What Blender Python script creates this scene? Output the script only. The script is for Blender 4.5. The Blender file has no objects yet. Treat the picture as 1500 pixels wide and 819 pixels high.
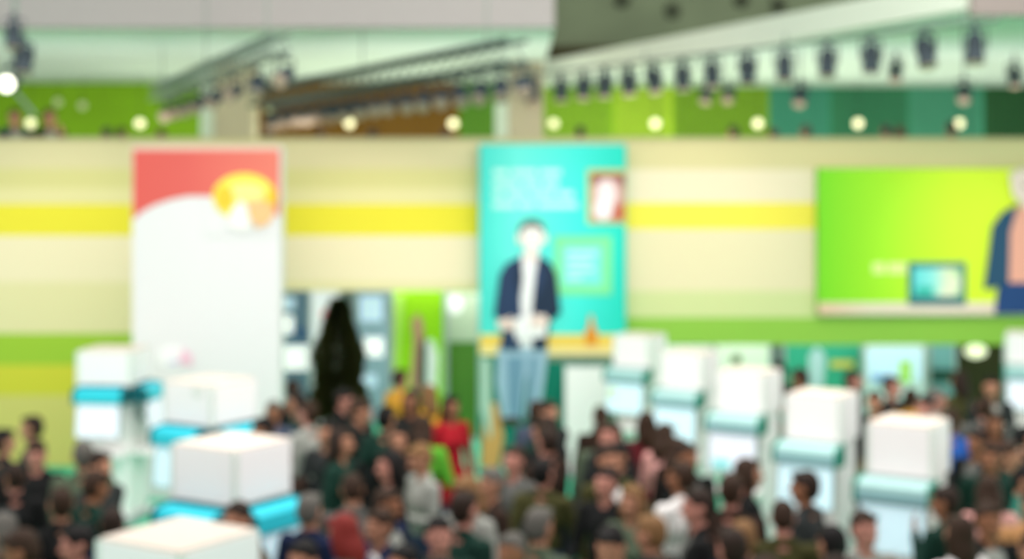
import bpy, bmesh, math, random
import numpy as np
from mathutils import Vector, Matrix, Euler

scene = bpy.context.scene
COL = scene.collection
F = 2083.0            # focal length in photograph pixels (50 mm on a 36 mm wide sensor)
CAMZ = 4.5            # the photograph is taken from a raised spot above the crowd
HZ = 292.0            # image row of the horizon


def P(x, y, Y):
    """World point that stands at depth Y and shows at photograph pixel (x, y)."""
    return Vector(((x - 750.0) * Y / F, Y, CAMZ - (y - HZ) * Y / F))


# ------------------------------------------------------------------ camera
cam_d = bpy.data.cameras.new('camera')
cam = bpy.data.objects.new('camera', cam_d)
COL.objects.link(cam)
cam.location = (0, 0, CAMZ)
cam.rotation_euler = (math.radians(90), 0, 0)
cam_d.sensor_width = 36.0
cam_d.lens = 36.0 * F / 1500.0
cam_d.shift_y = -(409.5 - HZ) / 1500.0
cam_d.clip_end = 300
cam_d.dof.use_dof = True            # the photograph is strongly out of focus
cam_d.dof.focus_distance = 1.5
cam_d.dof.aperture_fstop = 3.25
scene.camera = cam

# ------------------------------------------------------------------ light
world = bpy.data.worlds.new('hall_light')
scene.world = world
world.use_nodes = True
wb = world.node_tree.nodes['Background']
wb.inputs['Color'].default_value = (1.0, 0.94, 0.94, 1)
wb.inputs['Strength'].default_value = 1.08


def area_light(name, loc, rot, sx, sy, power, col=(1, 0.98, 0.94)):
    d = bpy.data.lights.new(name, 'AREA')
    d.shape = 'RECTANGLE'
    d.size, d.size_y, d.energy, d.color = sx, sy, power, col
    o = bpy.data.objects.new(name, d)
    COL.objects.link(o)
    o.location = loc
    o.rotation_euler = rot
    return o


def wash_light(name, loc, target, power, angle, col=(1.0, 0.90, 0.78)):
    d = bpy.data.lights.new(name, 'SPOT')
    d.energy, d.spot_size, d.spot_blend, d.color = power, math.radians(angle), 1.0, col
    d.shadow_soft_size = 0.0
    o = bpy.data.objects.new(name, d)
    COL.objects.link(o)
    o.location = loc
    o.rotation_euler = (Vector(target) - Vector(loc)).to_track_quat('-Z', 'Y').to_euler()
    return o


area_light('hall_ceiling_light', (-3, 13, 8.4), (math.radians(20), 0, 0), 10, 8, 560, (1, 0.95, 0.92))
area_light('hall_ceiling_light', (4, 15, 8.4), (math.radians(20), 0, 0), 10, 8, 560, (1, 0.95, 0.92))
area_light('gallery_fill', (0, 29, 6.8), (math.radians(35), 0, 0), 26, 0.7, 460)  # added fill, turned from the camera, that brightens the gallery
area_light('soffit_fill', (0, 24.9, 5.1), (math.radians(155), 0, 0), 26, 0.5, 250)  # added light hidden behind the parapet to brighten the soffit
area_light('upper_wall_fill', (5, 26, 13), (math.radians(80), 0, 0), 12, 3, 420)  # unseen fill light added to lift the dark upper wall
area_light('undercroft_fill', (-2, 28, 4.0), (math.radians(10), 0, 0), 12, 5, 1900)  # fill light added under the gallery, out of view
area_light('undercroft_fill', (7, 28, 4.0), (math.radians(10), 0, 0), 7, 5, 1000)  # second added fill, for the space under the right band
wash_light('wall_wash_light', (-7.2, 17.5, 6.6), (-7.7, 24, 3.6), 400, 38)
wash_light('wall_wash_light', (-2.6, 18.0, 6.3), (-2.2, 24, 3.8), 310, 33)
wash_light('wall_wash_light', (0.9, 18.0, 6.3), (0.7, 24, 3.8), 240, 28, (1, 1, 1))
wash_light('wall_wash_light', (3.2, 18.0, 6.5), (3.1, 24, 4.1), 240, 33)
wash_light('wall_wash_light', (7.6, 17.5, 6.5), (7.4, 24, 3.7), 270, 27, (1, 1, 0.95))

vs = scene.view_settings
vs.view_transform = 'Standard'
vs.look = 'None'
vs.gamma = 1.0
vs.use_curve_mapping = False
vs.exposure = 0.0
scene.cycles.use_denoising = True
scene.cycles.max_bounces = 6


# ------------------------------------------------------------------ materials
def lin(c):
    out = []
    for v in c:
        v = v / 255.0
        out.append(v / 12.92 if v <= 0.04045 else ((v + 0.055) / 1.055) ** 2.4)
    return tuple(out) + (1.0,)


MATS = {}


def mat(key, rgb=None, rough=0.6, emit=0.0, grain=0.06, scale=14.0, metal=0.0, spec=0.2):
    """Procedural surface: a colour with a fine noise grain; emit only for lamps and lit screens."""
    if key in MATS:
        return MATS[key]
    m = bpy.data.materials.new(key)
    m.use_nodes = True
    nt = m.node_tree
    b = nt.nodes['Principled BSDF']
    tc = nt.nodes.new('ShaderNodeTexCoord')
    nz = nt.nodes.new('ShaderNodeTexNoise')
    nz.inputs['Scale'].default_value = scale
    nz.inputs['Detail'].default_value = 3
    mx = nt.nodes.new('ShaderNodeMix')
    mx.data_type = 'RGBA'
    c = lin(rgb)
    mx.inputs[6].default_value = tuple(v * (1 - grain) for v in c[:3]) + (1,)
    mx.inputs[7].default_value = tuple(min(1, v * (1 + grain)) for v in c[:3]) + (1,)
    nt.links.new(tc.outputs['Object'], nz.inputs['Vector'])
    nt.links.new(nz.outputs['Fac'], mx.inputs[0])
    nt.links.new(mx.outputs[2], b.inputs['Base Color'])
    b.inputs['Roughness'].default_value = rough
    b.inputs['Metallic'].default_value = metal
    b.inputs['Specular IOR Level'].default_value = spec
    if emit > 0:
        nt.links.new(mx.outputs[2], b.inputs['Emission Color'])
        b.inputs['Emission Strength'].default_value = emit
    MATS[key] = m
    return m


def ramp_mat(key, axis, stops, interp='LINEAR', rough=0.6, emit=0.0):
    """Printed or painted colours that change along a world axis: stops = [(metres, rgb)]."""
    m = bpy.data.materials.new(key)
    m.use_nodes = True
    nt = m.node_tree
    b = nt.nodes['Principled BSDF']
    tc = nt.nodes.new('ShaderNodeTexCoord')
    sep = nt.nodes.new('ShaderNodeSeparateXYZ')
    mr = nt.nodes.new('ShaderNodeMapRange')
    lo, hi = stops[0][0], stops[-1][0]
    mr.inputs['From Min'].default_value = lo
    mr.inputs['From Max'].default_value = hi
    cr = nt.nodes.new('ShaderNodeValToRGB')
    cr.color_ramp.interpolation = interp
    el = cr.color_ramp.elements
    while len(el) < len(stops):
        el.new(0.5)
    for e, (v, rgb) in zip(el, stops):
        e.position = (v - lo) / (hi - lo)
        e.color = lin(rgb)
    nt.links.new(tc.outputs['Object'], sep.inputs[0])
    nt.links.new(sep.outputs[axis], mr.inputs['Value'])
    nt.links.new(mr.outputs[0], cr.inputs[0])
    nt.links.new(cr.outputs[0], b.inputs['Base Color'])
    b.inputs['Roughness'].default_value = rough
    b.inputs['Specular IOR Level'].default_value = 0.2
    if emit > 0:
        nt.links.new(cr.outputs[0], b.inputs['Emission Color'])
        b.inputs['Emission Strength'].default_value = emit
    MATS[key] = m
    return m


# ------------------------------------------------------------------ mesh helpers
class MB:
    def __init__(self):
        self.v, self.f = [], []

    def add(self, vs_, fs):
        n = len(self.v)
        self.v += [tuple(p) for p in vs_]
        self.f += [tuple(i + n for i in f) for f in fs]
        return self

    def box(self, x0, x1, y0, y1, z0, z1):
        return self.add([(x0, y0, z0), (x1, y0, z0), (x1, y1, z0), (x0, y1, z0),
                         (x0, y0, z1), (x1, y0, z1), (x1, y1, z1), (x0, y1, z1)],
                        [(0, 3, 2, 1), (4, 5, 6, 7), (0, 1, 5, 4), (1, 2, 6, 5), (2, 3, 7, 6), (3, 0, 4, 7)])

    def prism(self, pts, y0, y1):
        """Outline in the XZ plane, extruded from y0 (front) to y1."""
        n = len(pts)
        vs_ = [(p[0], y0, p[1]) for p in pts] + [(p[0], y1, p[1]) for p in pts]
        fs = [tuple(range(n)), tuple(range(2 * n - 1, n - 1, -1))]
        fs += [(i, (i + 1) % n, (i + 1) % n + n, i + n) for i in range(n)]
        return self.add(vs_, fs)

    def profile(self, pts, x0, x1):
        """Outline in the YZ plane, extruded along X."""
        n = len(pts)
        vs_ = [(x0, p[0], p[1]) for p in pts] + [(x1, p[0], p[1]) for p in pts]
        fs = [tuple(range(n)), tuple(range(2 * n - 1, n - 1, -1))]
        fs += [(i, (i + 1) % n, (i + 1) % n + n, i + n) for i in range(n)]
        return self.add(vs_, fs)

    def slab(self, pts, z0, z1):
        n = len(pts)
        vs_ = [(p[0], p[1], z0) for p in pts] + [(p[0], p[1], z1) for p in pts]
        fs = [tuple(range(n)), tuple(range(2 * n - 1, n - 1, -1))]
        fs += [(i, (i + 1) % n, (i + 1) % n + n, i + n) for i in range(n)]
        return self.add(vs_, fs)

    def tube(self, a, b, r0, r1=None, seg=10):
        r1 = r0 if r1 is None else r1
        a, b = Vector(a), Vector(b)
        d = (b - a).normalized()
        u = d.orthogonal().normalized()
        w = d.cross(u)
        vs_ = []
        for p, r in ((a, r0), (b, r1)):
            for i in range(seg):
                t = 2 * math.pi * i / seg
                vs_.append(p + (u * math.cos(t) + w * math.sin(t)) * r)
        fs = [(i, (i + 1) % seg, (i + 1) % seg + seg, i + seg) for i in range(seg)]
        fs += [tuple(range(seg - 1, -1, -1)), tuple(range(seg, 2 * seg))]
        return self.add(vs_, fs)

    def ball(self, c, r, seg=16, rings=10):
        r = (r, r, r) if not hasattr(r, '__len__') else r
        vs_, fs = [], []
        for j in range(1, rings):
            ph = math.pi * j / rings
            for i in range(seg):
                t = 2 * math.pi * i / seg
                vs_.append((c[0] + r[0] * math.sin(ph) * math.cos(t), c[1] + r[1] * math.sin(ph) * math.sin(t), c[2] + r[2] * math.cos(ph)))
        for j in range(rings - 2):
            for i in range(seg):
                fs.append((j * seg + i, (j + 1) * seg + i, (j + 1) * seg + (i + 1) % seg, j * seg + (i + 1) % seg))
        top, bot = len(vs_), len(vs_) + 1
        vs_ += [(c[0], c[1], c[2] + r[2]), (c[0], c[1], c[2] - r[2])]
        for i in range(seg):
            fs.append((top, i, (i + 1) % seg))
            k = (rings - 2) * seg
            fs.append((bot, k + (i + 1) % seg, k + i))
        return self.add(vs_, fs)

    def mesh(self, name, material=None, smooth=False):
        me = bpy.data.meshes.new(name)
        me.from_pydata(self.v, [], self.f)
        bm = bmesh.new()
        bm.from_mesh(me)
        bmesh.ops.recalc_face_normals(bm, faces=bm.faces)
        bm.to_mesh(me)
        bm.free()
        if smooth:
            me.polygons.foreach_set('use_smooth', [True] * len(me.polygons))
        if material:
            me.materials.append(material)
        return me

    def build(self, name, material, parent=None, smooth=False):
        return link(name, self.mesh(name, material, smooth), parent)


def link(name, me, parent=None, loc=None):
    o = bpy.data.objects.new(name, me)
    COL.objects.link(o)
    if parent is not None:
        o.parent = parent
    if loc is not None:
        o.location = loc
    return o


def empty(name, loc=(0, 0, 0), rz=0.0):
    o = bpy.data.objects.new(name, None)
    o.empty_display_size = 0.1
    COL.objects.link(o)
    o.location = loc
    o.rotation_euler = (0, 0, rz)
    return o


def tag(o, label=None, cat=None, group=None, kind=None):
    if label:
        o['label'] = label
    if cat:
        o['category'] = cat
    if group:
        o['group'] = group
    if kind:
        o['kind'] = kind
    return o


def copy_tree(o, parent=None):
    c = o.copy()
    COL.objects.link(c)
    if parent is not None:
        c.parent = parent
    for ch in list(o.children):
        copy_tree(ch, c)
    return c


ORD = ['first', 'second', 'third', 'fourth', 'fifth', 'sixth', 'seventh', 'eighth', 'ninth', 'tenth', 'eleventh',
       'twelfth', 'thirteenth', 'fourteenth', 'fifteenth', 'sixteenth', 'seventeenth', 'eighteenth', 'nineteenth', 'twentieth']


def struct(o, label=None):
    return tag(o, label, kind='structure')


# ================================================================== THE HALL
WY = 24.0                      # depth of the striped wall
zw = lambda y: P(0, y, WY).z
xw = lambda x: P(x, 0, WY).x

struct(MB().box(-16, 16, 2, 36, -0.2, 0).build('floor', mat('teal_carpet', (82, 196, 158), 0.9, grain=0.1, scale=30)),
       'teal green carpet under the crowd')

stripes = ramp_mat('striped_wall_paint', 'Z', [
    (-0.1, (222, 212, 122)), (1.18, (220, 214, 66)), (1.70, (166, 204, 62)), (2.22, (236, 226, 176)),
    (3.1, (246, 232, 196)), (3.88, (240, 226, 62)), (4.40, (234, 224, 166)), (4.68, (222, 214, 148)), (5.02, (228, 216, 170)), (5.6, (228, 216, 170))],
    'CONSTANT', 0.7)
stripes_right = ramp_mat('striped_band_paint', 'Z', [
    (1.9, (150, 200, 78)), (2.50, (214, 222, 160)), (2.95, (234, 224, 184)), (3.99, (244, 230, 84)), (4.43, (238, 226, 194)), (5.0, (220, 210, 158)), (5.6, (220, 210, 158))],
    'CONSTANT', 0.7)
struct(MB().box(-13, xw(412), WY, WY + 0.3, 0, zw(206)).build('wall_back', stripes),
       'wall of cream, yellow and green horizontal stripes behind the white banner')
struct(MB().box(xw(412), xw(705), WY, WY + 0.3, zw(426), zw(206)).build('wall_above_opening', stripes),
       'striped cream and yellow wall over the wide opening')
struct(MB().box(xw(705), 13, WY, WY + 0.3, zw(505), zw(206)).build('wall_right', stripes_right),
       'striped wall band carrying the green poster')
struct(MB().box(xw(705), xw(900), WY, WY + 0.3, 0, zw(505)).build('wall_pier', mat('pier', (60, 150, 120))))
struct(MB().box(-13, 13, WY + 0.3, 33.2, 3.7, 3.9).build('floor_gallery', mat('gallery_floor', (150, 150, 140))))

# parapet cap along the gallery
struct(MB().box(-13, 13, WY - 0.03, WY + 0.33, zw(206), zw(206) + 0.05).build('trim_1', mat('parapet_cap', (196, 186, 142))))

# gallery back wall: painted sections with upright slats
GY = 33.0
zg = lambda y: P(0, y, GY).z
xg = lambda x: P(x, 0, GY).x
SOF = 7.2
gw = MB().box(-16, 16, GY, GY + 0.3, 3.7, SOF).build('wall_gallery', mat('gallery_wall', (60, 90, 40)))
struct(gw)
sections = [(-40, 302, (112, 156, 34)), (366, 672, (116, 84, 26)), (672, 735, (84, 134, 40)),
            (790, 900, (128, 172, 44)), (900, 985, (160, 196, 54)), (985, 1126, (116, 158, 40)),
            (1126, 1215, (62, 140, 112)), (1215, 1330, (54, 124, 86)), (1330, 1440, (72, 148, 116)), (1440, 1530, (44, 92, 52))]
for i, (a, b, c) in enumerate(sections):
    MB().box(xg(a), xg(b), GY - 0.05, GY, 3.9, SOF - 0.01).build('wall_panel', mat('gallery_paint_%d' % i, c, 0.7, grain=0.12, scale=1.2, spec=0.02), gw)
for i, (a, b, c) in enumerate(sections):
    if a < 300:
        continue
    me = MB().box(-0.022, 0.022, -0.07, 0, 0, 2.75).mesh('slat', mat('gallery_slat_%d' % i, tuple(int(v * 0.86 + 10) for v in c), 0.6))
    x = a + 5
    while x < b - 3:
        link('slat', me, gw, (xg(x), GY - 0.05, 4.3))
        x += 8.6
for k, (a, b) in enumerate([(300, 370), (728, 796)]):
    p = MB().box(P(a, 0, 28).x, P(b, 0, 28).x, 27.8, 28.6, 3.9, SOF).build('gallery_pillar', mat('pillar_plaster', (186, 178, 150), 0.8))
    MB().box(P(a, 0, 28).x - 0.04, P(a, 0, 28).x + 0.22, 27.74, 27.8, 3.9, SOF).build('corner_strip', mat('pillar_strip', (196, 212, 192)), p)
    struct(p, ['pale plaster pillar above the red and white banner', 'pale plaster pillar above the turquoise poster'][k])

# wall and fittings behind the openings
struct(MB().box(-16, 16, GY, GY + 0.3, 0, 3.7).build('wall_far', mat('far_wall', (150, 165, 165))))

# ceiling: pale soffits, grey bulkhead, dark upper hall
soffit = mat('soffit_paint', (198, 220, 206), 0.8)
BY = 22.4
bx1 = P(812, 0, BY).x
struct(MB().box(-16, bx1, BY + 0.25, GY, SOF, SOF + 0.2).build('ceiling', soffit), 'pale mint soffit over the gallery')
struct(MB().box(-16, bx1, BY, BY + 0.25, P(0, 40, BY).z, 9.4).build('ceiling_bulkhead', mat('bulkhead', (172, 168, 164), 0.8)),
       'flat grey bulkhead along the top of the hall')
e0 = P(1432, 0, 20.2)
lip0 = (e0.x, 20.2)
lip1 = (0.55, 33.0)
struct(MB().slab([lip0, (16, 20.2), (16, GY), lip1], SOF - 0.1, SOF + 0.1).build('ceiling_right', soffit),
       'pale soffit with a slanting edge over the right gallery')
d = Vector((lip1[0] - lip0[0], lip1[1] - lip0[1])).normalized()
n = Vector((-d.y, d.x))
struct(MB().slab([lip0, lip1, (lip1[0] - n.x * -0.25, lip1[1]), (lip0[0] + n.x * 0.25, lip0[1] + n.y * 0.25)], SOF - 0.02, SOF + 0.42)
       .build('trim_2', mat('beam_paint', (214, 226, 208), 0.7)), 'pale beam along the edge of the soffit')
struct(MB().box(P(1425, 0, 20).x, 16, 20.0, 20.2, P(0, 22, 20).z, 9.4).build('ceiling_bulkhead_right', mat('bulkhead_warm', (150, 140, 134), 0.8)))
dark = mat('upper_hall_paint', (112, 124, 98), 0.9, grain=0.25, scale=0.9)
wu = struct(MB().box(-16, 16, GY + 0.3, GY + 0.6, SOF, 16).build('wall_upper', dark), 'dark olive upper wall beyond the soffits')
for vx, vy in [(985, 16), (911, 0), (1086, 0), (1140, 8)]:
    v0 = P(vx, vy, GY + 0.3)
    MB().tube((v0.x, GY + 0.31, v0.z), (v0.x, GY + 0.22, v0.z), 0.2, 0.17, 18).build('vent', mat('vent_dark', (58, 66, 48)), wu)
a0, a1 = P(790, 100, GY), P(905, 66, GY)
MB().box(a0.x, a1.x, GY + 0.1, GY + 0.3, a0.z, a1.z).build('ledge', mat('ledge_dark', (58, 56, 30)), wu)
struct(MB().box(-16, 16, 22, GY + 0.6, 16, 16.2).build('ceiling_upper', dark))

# ================================================================== GALLERY LAMPS
globe_me = MB().ball((0, 0, 0), 0.10).mesh('globe', mat('globe_glow', (250, 244, 196), 0.4, emit=0.75), True)
cord_me = MB().tube((0, 0, 0.09), (0, 0, SOF - 6.15), 0.006, seg=6).mesh('cord', mat('cord_black', (30, 30, 30)))
cap_me = MB().tube((0, 0, 0.085), (0, 0, 0.15), 0.035, 0.02, 10).mesh('cap', mat('cord_black'))
for x, say in [(45, 'between the two people at the parapet'), (205, 'in front of the plain green wall'), (512, 'in the middle of the brown slats'),
               (664, 'at the end of the brown slats'), (811, 'beside the pillar on green slats'), (960, 'on the brightest green slats'),
               (1110, 'where green slats meet teal slats'), (1257, 'in the middle of the teal slats'), (1405, 'furthest along the teal slats')]:
    g = empty('gallery_globe', P(x, 181, 32.3 if x == 811 else 31))
    link('globe', globe_me, g)
    link('cap', cap_me, g)
    link('cord', cord_me, g)
    tag(g, 'small glowing globe lamp %s' % say, 'lamp', 'globe lamps along the gallery')
for x, y in [(85, 150), (121, 155), (395, 160)]:  # reflections of the lamps, built as small pale globes
    g = empty('gallery_globe', P(x, y, 31.6))
    link('globe', MB().ball((0, 0, 0), 0.09).mesh('globe', mat('globe_reflection', (176, 186, 142), 0.4), True), g)
    link('cap', cap_me, g)
    MB().tube((0, 0, 0.09), (0, 0, SOF - g.location.z), 0.006, seg=6).build('cord', mat('cord_black'), g)
    tag(g, {85: 'pale globe for a lamp reflection above the person at the parapet', 121: 'pale globe for a lamp reflection, nearer the lit one on plain green wall',
            395: 'pale globe for a lamp reflection at the start of the brown slats'}[x], 'lamp', 'globes standing for lamp reflections')

# ================================================================== TRUSSES AND SPOTLIGHTS
steel = mat('truss_steel', (120, 138, 126), 0.4, metal=0.2)
blackm = mat('lamp_black', (54, 66, 72), 0.5)


def truss(a, b, label, w=0.22):
    a, b = Vector(a), Vector(b)
    t = empty('lighting_truss', a)
    dv = b - a
    u = Vector((-dv.y, dv.x, 0)).normalized() * w / 2
    up = Vector((0, 0, w / 2))
    offs = [u + up, u - up, -u + up, -u - up]
    sm_ = steel if w < 0.25 else mat('truss_dark', (64, 80, 74), 0.5)
    for o_ in offs:
        MB().tube(o_, dv + o_, 0.024 if w < 0.25 else 0.034, seg=8).build('chord', sm_, t)
    br = MB()
    nseg = max(3, int(dv.length / 0.35))
    for i in range(nseg):
        p, q = dv * (i / nseg), dv * ((i + 1) / nseg)
        for k, (s, e) in enumerate([(0, 1), (1, 3), (3, 2), (2, 0)]):
            br.tube(p + offs[s], q + offs[e], 0.012, seg=5)
    tag(br.build('bracing', sm_, t), kind='stuff')
    for f in (0.08, 0.5, 0.92):
        p = dv * f
        MB().tube(p + up, p + Vector((0, 0, (SOF + 0.01 if (a + p).y > BY + 0.3 else 9.4) - (a + p).z)), 0.012, seg=6).build('hanger', steel, t)
    tag(t, label, 'truss')
    return t


def spot_proto():
    s = empty('spotlight')
    h = MB().tube((0, 0.10, 0), (0, -0.16, 0), 0.085, 0.105, 14).tube((0, 0.17, 0), (0, 0.10, 0), 0.05, 0.085, 14)
    for i in range(4):
        h.tube((0, 0.09 - i * 0.03, 0), (0, 0.08 - i * 0.03, 0), 0.098, 0.098, 14)
    hs = h.build('housing', blackm, s)
    MB().tube((0, -0.161, 0), (0, -0.175, 0), 0.10, 0.092, 14).build('lens', mat('lamp_lens', (172, 152, 132), 0.4), hs)
    y = MB().box(-0.13, -0.115, -0.02, 0.02, -0.02, 0.20).box(0.115, 0.13, -0.02, 0.02, -0.02, 0.20).box(-0.13, 0.13, -0.02, 0.02, 0.19, 0.21)
    y.build('yoke', blackm, s)
    MB().box(-0.03, 0.03, -0.03, 0.03, 0.21, 0.28).build('clamp', blackm, s)
    hs.rotation_euler = (math.radians(42), 0, 0)
    return s


spot0 = spot_proto()
used = [False]


def spotlight(p, rz, label, group, tilt=42, sc=1.0):
    if used[0]:
        s = copy_tree(spot0)
    else:
        s, used[0] = spot0, True
    s.location = p
    s.rotation_euler = (0, 0, rz)
    s.scale = (sc, sc, sc)
    for ch in s.children:
        if ch.name.startswith('housing'):
            ch.rotation_euler = (math.radians(tilt), 0, 0)
    tag(s, label, 'spotlight', group)
    return s


rng = random.Random(7)
# short truss to the left, running towards the camera
T = 6.42
def onz(x, y, z):
    Y = F * (z - CAMZ) / (HZ - y)
    return Vector(((x - 750) * Y / F, Y, z))


truss(onz(228, 138, T), onz(412, 62, T), 'short grey lighting truss slanting above the plain green wall')
U = Vector((0.918, 0.395, 0))       # across the trusses
for i in range(8):
    f = 0.06 + 0.93 * (i / 7) ** 1.25
    a = onz(228, 138, T).lerp(onz(412, 62, T), f * 0.98)
    spotlight(a + U * 0.11 + Vector((0, 0, -0.11 - 0.275)), rng.uniform(-.4, .4), 'black spotlight on the short slanting truss, %s from its far end' % ORD[i],
              'spotlights on the short truss', rng.uniform(20, 60))
# long truss over the brown slats
A, B = onz(376, 144, T), onz(756, 76, T)
truss(A, B, 'long dark lighting truss slanting above the brown slats', 0.3)
for i in range(17):
    f = 0.04 + 0.95 * (i / 16)
    spotlight(A.lerp(B, f) + U * 0.15 + Vector((0, 0, -0.15 - 0.285)), rng.uniform(-.3, .3),
              'black spotlight on the long dark truss, %s from its far end' % ORD[i], 'spotlights on the long truss', rng.uniform(35, 55), 1.05)
# rail under the right soffit
RZ = 6.92
A, B = onz(756, 112, RZ), onz(1462, 28, RZ)
rail = empty('lighting_rail', A)
dv = B - A
MB().tube((0, 0, 0), dv, 0.03, seg=8).build('rail_tube', steel, rail)
for f in (0.05, 0.35, 0.65, 0.95):
    MB().tube(dv * f, dv * f + Vector((0, 0, SOF - 0.1 - RZ)), 0.014, seg=6).build('hanger', steel, rail)
tag(rail, 'slim lighting rail under the slanting edge of the soffit', 'rail')
for i, x in enumerate([778, 822, 855, 886, 921, 958, 1000, 1043, 1095, 1149, 1212, 1276, 1356, 1428]):
    y = 112 + (x - 756) / (1462 - 756) * (28 - 112)
    spotlight(onz(x, y, RZ) + Vector((0, 0, -0.355)), rng.uniform(-.6, .6), 'dark spotlight hanging from the slim rail, %s from the pillar' % ORD[i],
              'spotlights on the slim rail', rng.uniform(70, 90), 1.28)
for x, y, say in [(1035, 138, 'over green slats beside a globe lamp'), (1067, 138, 'just below the rail over green slats'),
                  (1312, 104, 'low over the middle of the teal slats'), (1412, 136, 'lowest of all over the teal slats'),
                  (1486, 112, 'beyond the end of the rail over dark slats'), (1172, 140, 'small and low over the first teal slats')]:
    p = P(x, y, 27.6 if x < 1100 else 25)
    s = spotlight(p, rng.uniform(-.5, .5), 'dark spotlight on a thin drop rod, %s' % say, 'spotlights on drop rods', rng.uniform(45, 80), 1.1)
    MB().tube((0, 0, 0.27), (0, 0, (SOF - 0.1 - p.z) / 1.1), 0.012, seg=6).build('rod', blackm, s)
# lamp cluster hanging at the far left
p0 = P(22, 40, 18)
mast = empty('lamp_mast', (p0.x, 18, SOF + 0.6))
m_bot = P(0, 134, 18).z
mm = MB().tube((0, 0, 0), (0, 0, m_bot - SOF - 0.6), 0.03, seg=8).tube((0, 0, m_bot - SOF - 0.6), (0.22, 0.1, m_bot - SOF - 0.9), 0.025, seg=8)
mm.build('pole', steel, mast)
MB().box(-0.12, 0.12, -0.12, 0.12, -0.03, 0.0).build('ceiling_plate', steel, mast)
tag(mast, 'grey lamp pole hanging above the two people at the parapet', 'pole')
for i, (x, y, t, sc) in enumerate([(20, 52, 80, 1.0), (36, 88, 80, 1.0), (16, 122, 8, 0.95)]):
    p = P(x, y, 17.8)
    s = spotlight(p, [0.2, -0.3, 0.0][i], ['upper dark spotlight on the hanging lamp pole', 'middle dark spotlight on the hanging lamp pole',
                                           'bright white lit spotlight at the foot of the hanging lamp pole'][i], 'spotlights on the hanging pole', t, sc)
    if i == 2:
        for ch in s.children:
            for g in ch.children:
                if g.name.startswith('lens'):
                    g.data = g.data.copy()
                    g.data.materials[0] = mat('lens_lit', (255, 248, 230), 0.3, emit=3.0)


# ================================================================== FLAT PRINTED PIECES
def px(pts, Y):
    return [(P(x, y, Y).x, P(x, y, Y).z) for x, y in pts]


def printed(name, pts, m, parent, Y, layer, thick=0.008, label=None):
    """A flat printed shape with its own outline, a few millimetres proud of the board at depth Y."""
    y0 = Y - layer * 0.012
    o = MB().prism(px(pts, Y), y0 - thick, y0 + 0.004).build(name, m, parent)
    if label:
        o['label'] = label
    return o


def oval(cx, cy, rx, ry, n=28, a0=0.0, a1=360.0):
    return [(cx + rx * math.cos(math.radians(a0 + (a1 - a0) * i / n)), cy - ry * math.sin(math.radians(a0 + (a1 - a0) * i / n)))
            for i in range(n if a1 - a0 >= 360 else n + 1)]


def rect(x0, y0, x1, y1):
    return [(x0, y1), (x1, y1), (x1, y0), (x0, y0)]


# ------------------------------------------------ turquoise poster with a standing man
PY = 23.72
poster = empty('poster_wall')
tag(poster, 'tall turquoise poster showing a standing man in navy jacket and jeans', 'poster')
MB().box(P(702, 0, PY).x, P(917, 0, PY).x, PY, WY - 0.01, 0.0, P(0, 211, PY).z).build('board', mat('poster_edge', (60, 190, 180)), poster)
printed('turquoise_print', rect(703, 212, 916, 492), ramp_mat('turquoise_print', 'X', [
    (-0.6, (70, 222, 208)), (0.1, (110, 240, 228)), (1.1, (70, 232, 220)), (1.95, (30, 214, 190))]), poster, PY, 0)
printed('lower_print', rect(703, 520, 916, 684), mat('deep_teal_print', (10, 122, 100)), poster, PY, 0)
lt = mat('pale_text_print', (196, 250, 242))
words_ = [(248, [(722, 744), (749, 786), (791, 822)]), (264, [(722, 760), (765, 790), (795, 818)]),
          (280, [(722, 738), (743, 772), (777, 812), (816, 840)]), (296, [(722, 756), (761, 783), (788, 846)])]
for y, ws in words_:
    for a, b in ws:
        printed('text_word', rect(a, y, b, y + 9), lt, poster, PY, 1, 0.004)
# pinned photograph tile
printed('picture_frame', rect(860, 248, 916, 328), mat('picture_frame', (196, 200, 120)), poster, PY, 1, label='ochre picture frame print')
printed('picture', rect(866, 255, 915, 324), mat('picture_ground', (206, 160, 150)), poster, PY, 2, label='pink and maroon picture print')
printed('picture_shape', oval(888, 283, 15, 20), mat('picture_pale', (250, 232, 232)), poster, PY, 3, 0.004)
printed('picture_shape', oval(883, 306, 13, 16), mat('picture_white', (255, 244, 246)), poster, PY, 4, 0.004)
printed('picture_shape', [(866, 255), (866, 272), (880, 262), (900, 260), (915, 275), (915, 255)][::-1], mat('picture_maroon', (150, 86, 90)), poster, PY, 3, 0.004)
printed('picture_shape', [(898, 322), (914, 322), (914, 298), (902, 302)], mat('picture_rust', (196, 96, 60)), poster, PY, 3, 0.004)
# green outlined box
fr = mat('green_outline_print', (132, 232, 158))
for a in [(812, 346, 896, 360), (812, 418, 896, 432), (812, 360, 824, 418), (882, 360, 896, 418)]:
    printed('outline_bar', rect(*a), fr, poster, PY, 1)
printed('outline_fill', rect(824, 360, 882, 418), mat('outline_fill', (126, 242, 226)), poster, PY, 1, 0.004)
for y, a, b in [(368, 830, 874), (380, 830, 866), (392, 830, 870), (404, 830, 852)]:
    printed('text_word', rect(a, y, b, y + 6), lt, poster, PY, 2, 0.004)
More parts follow.
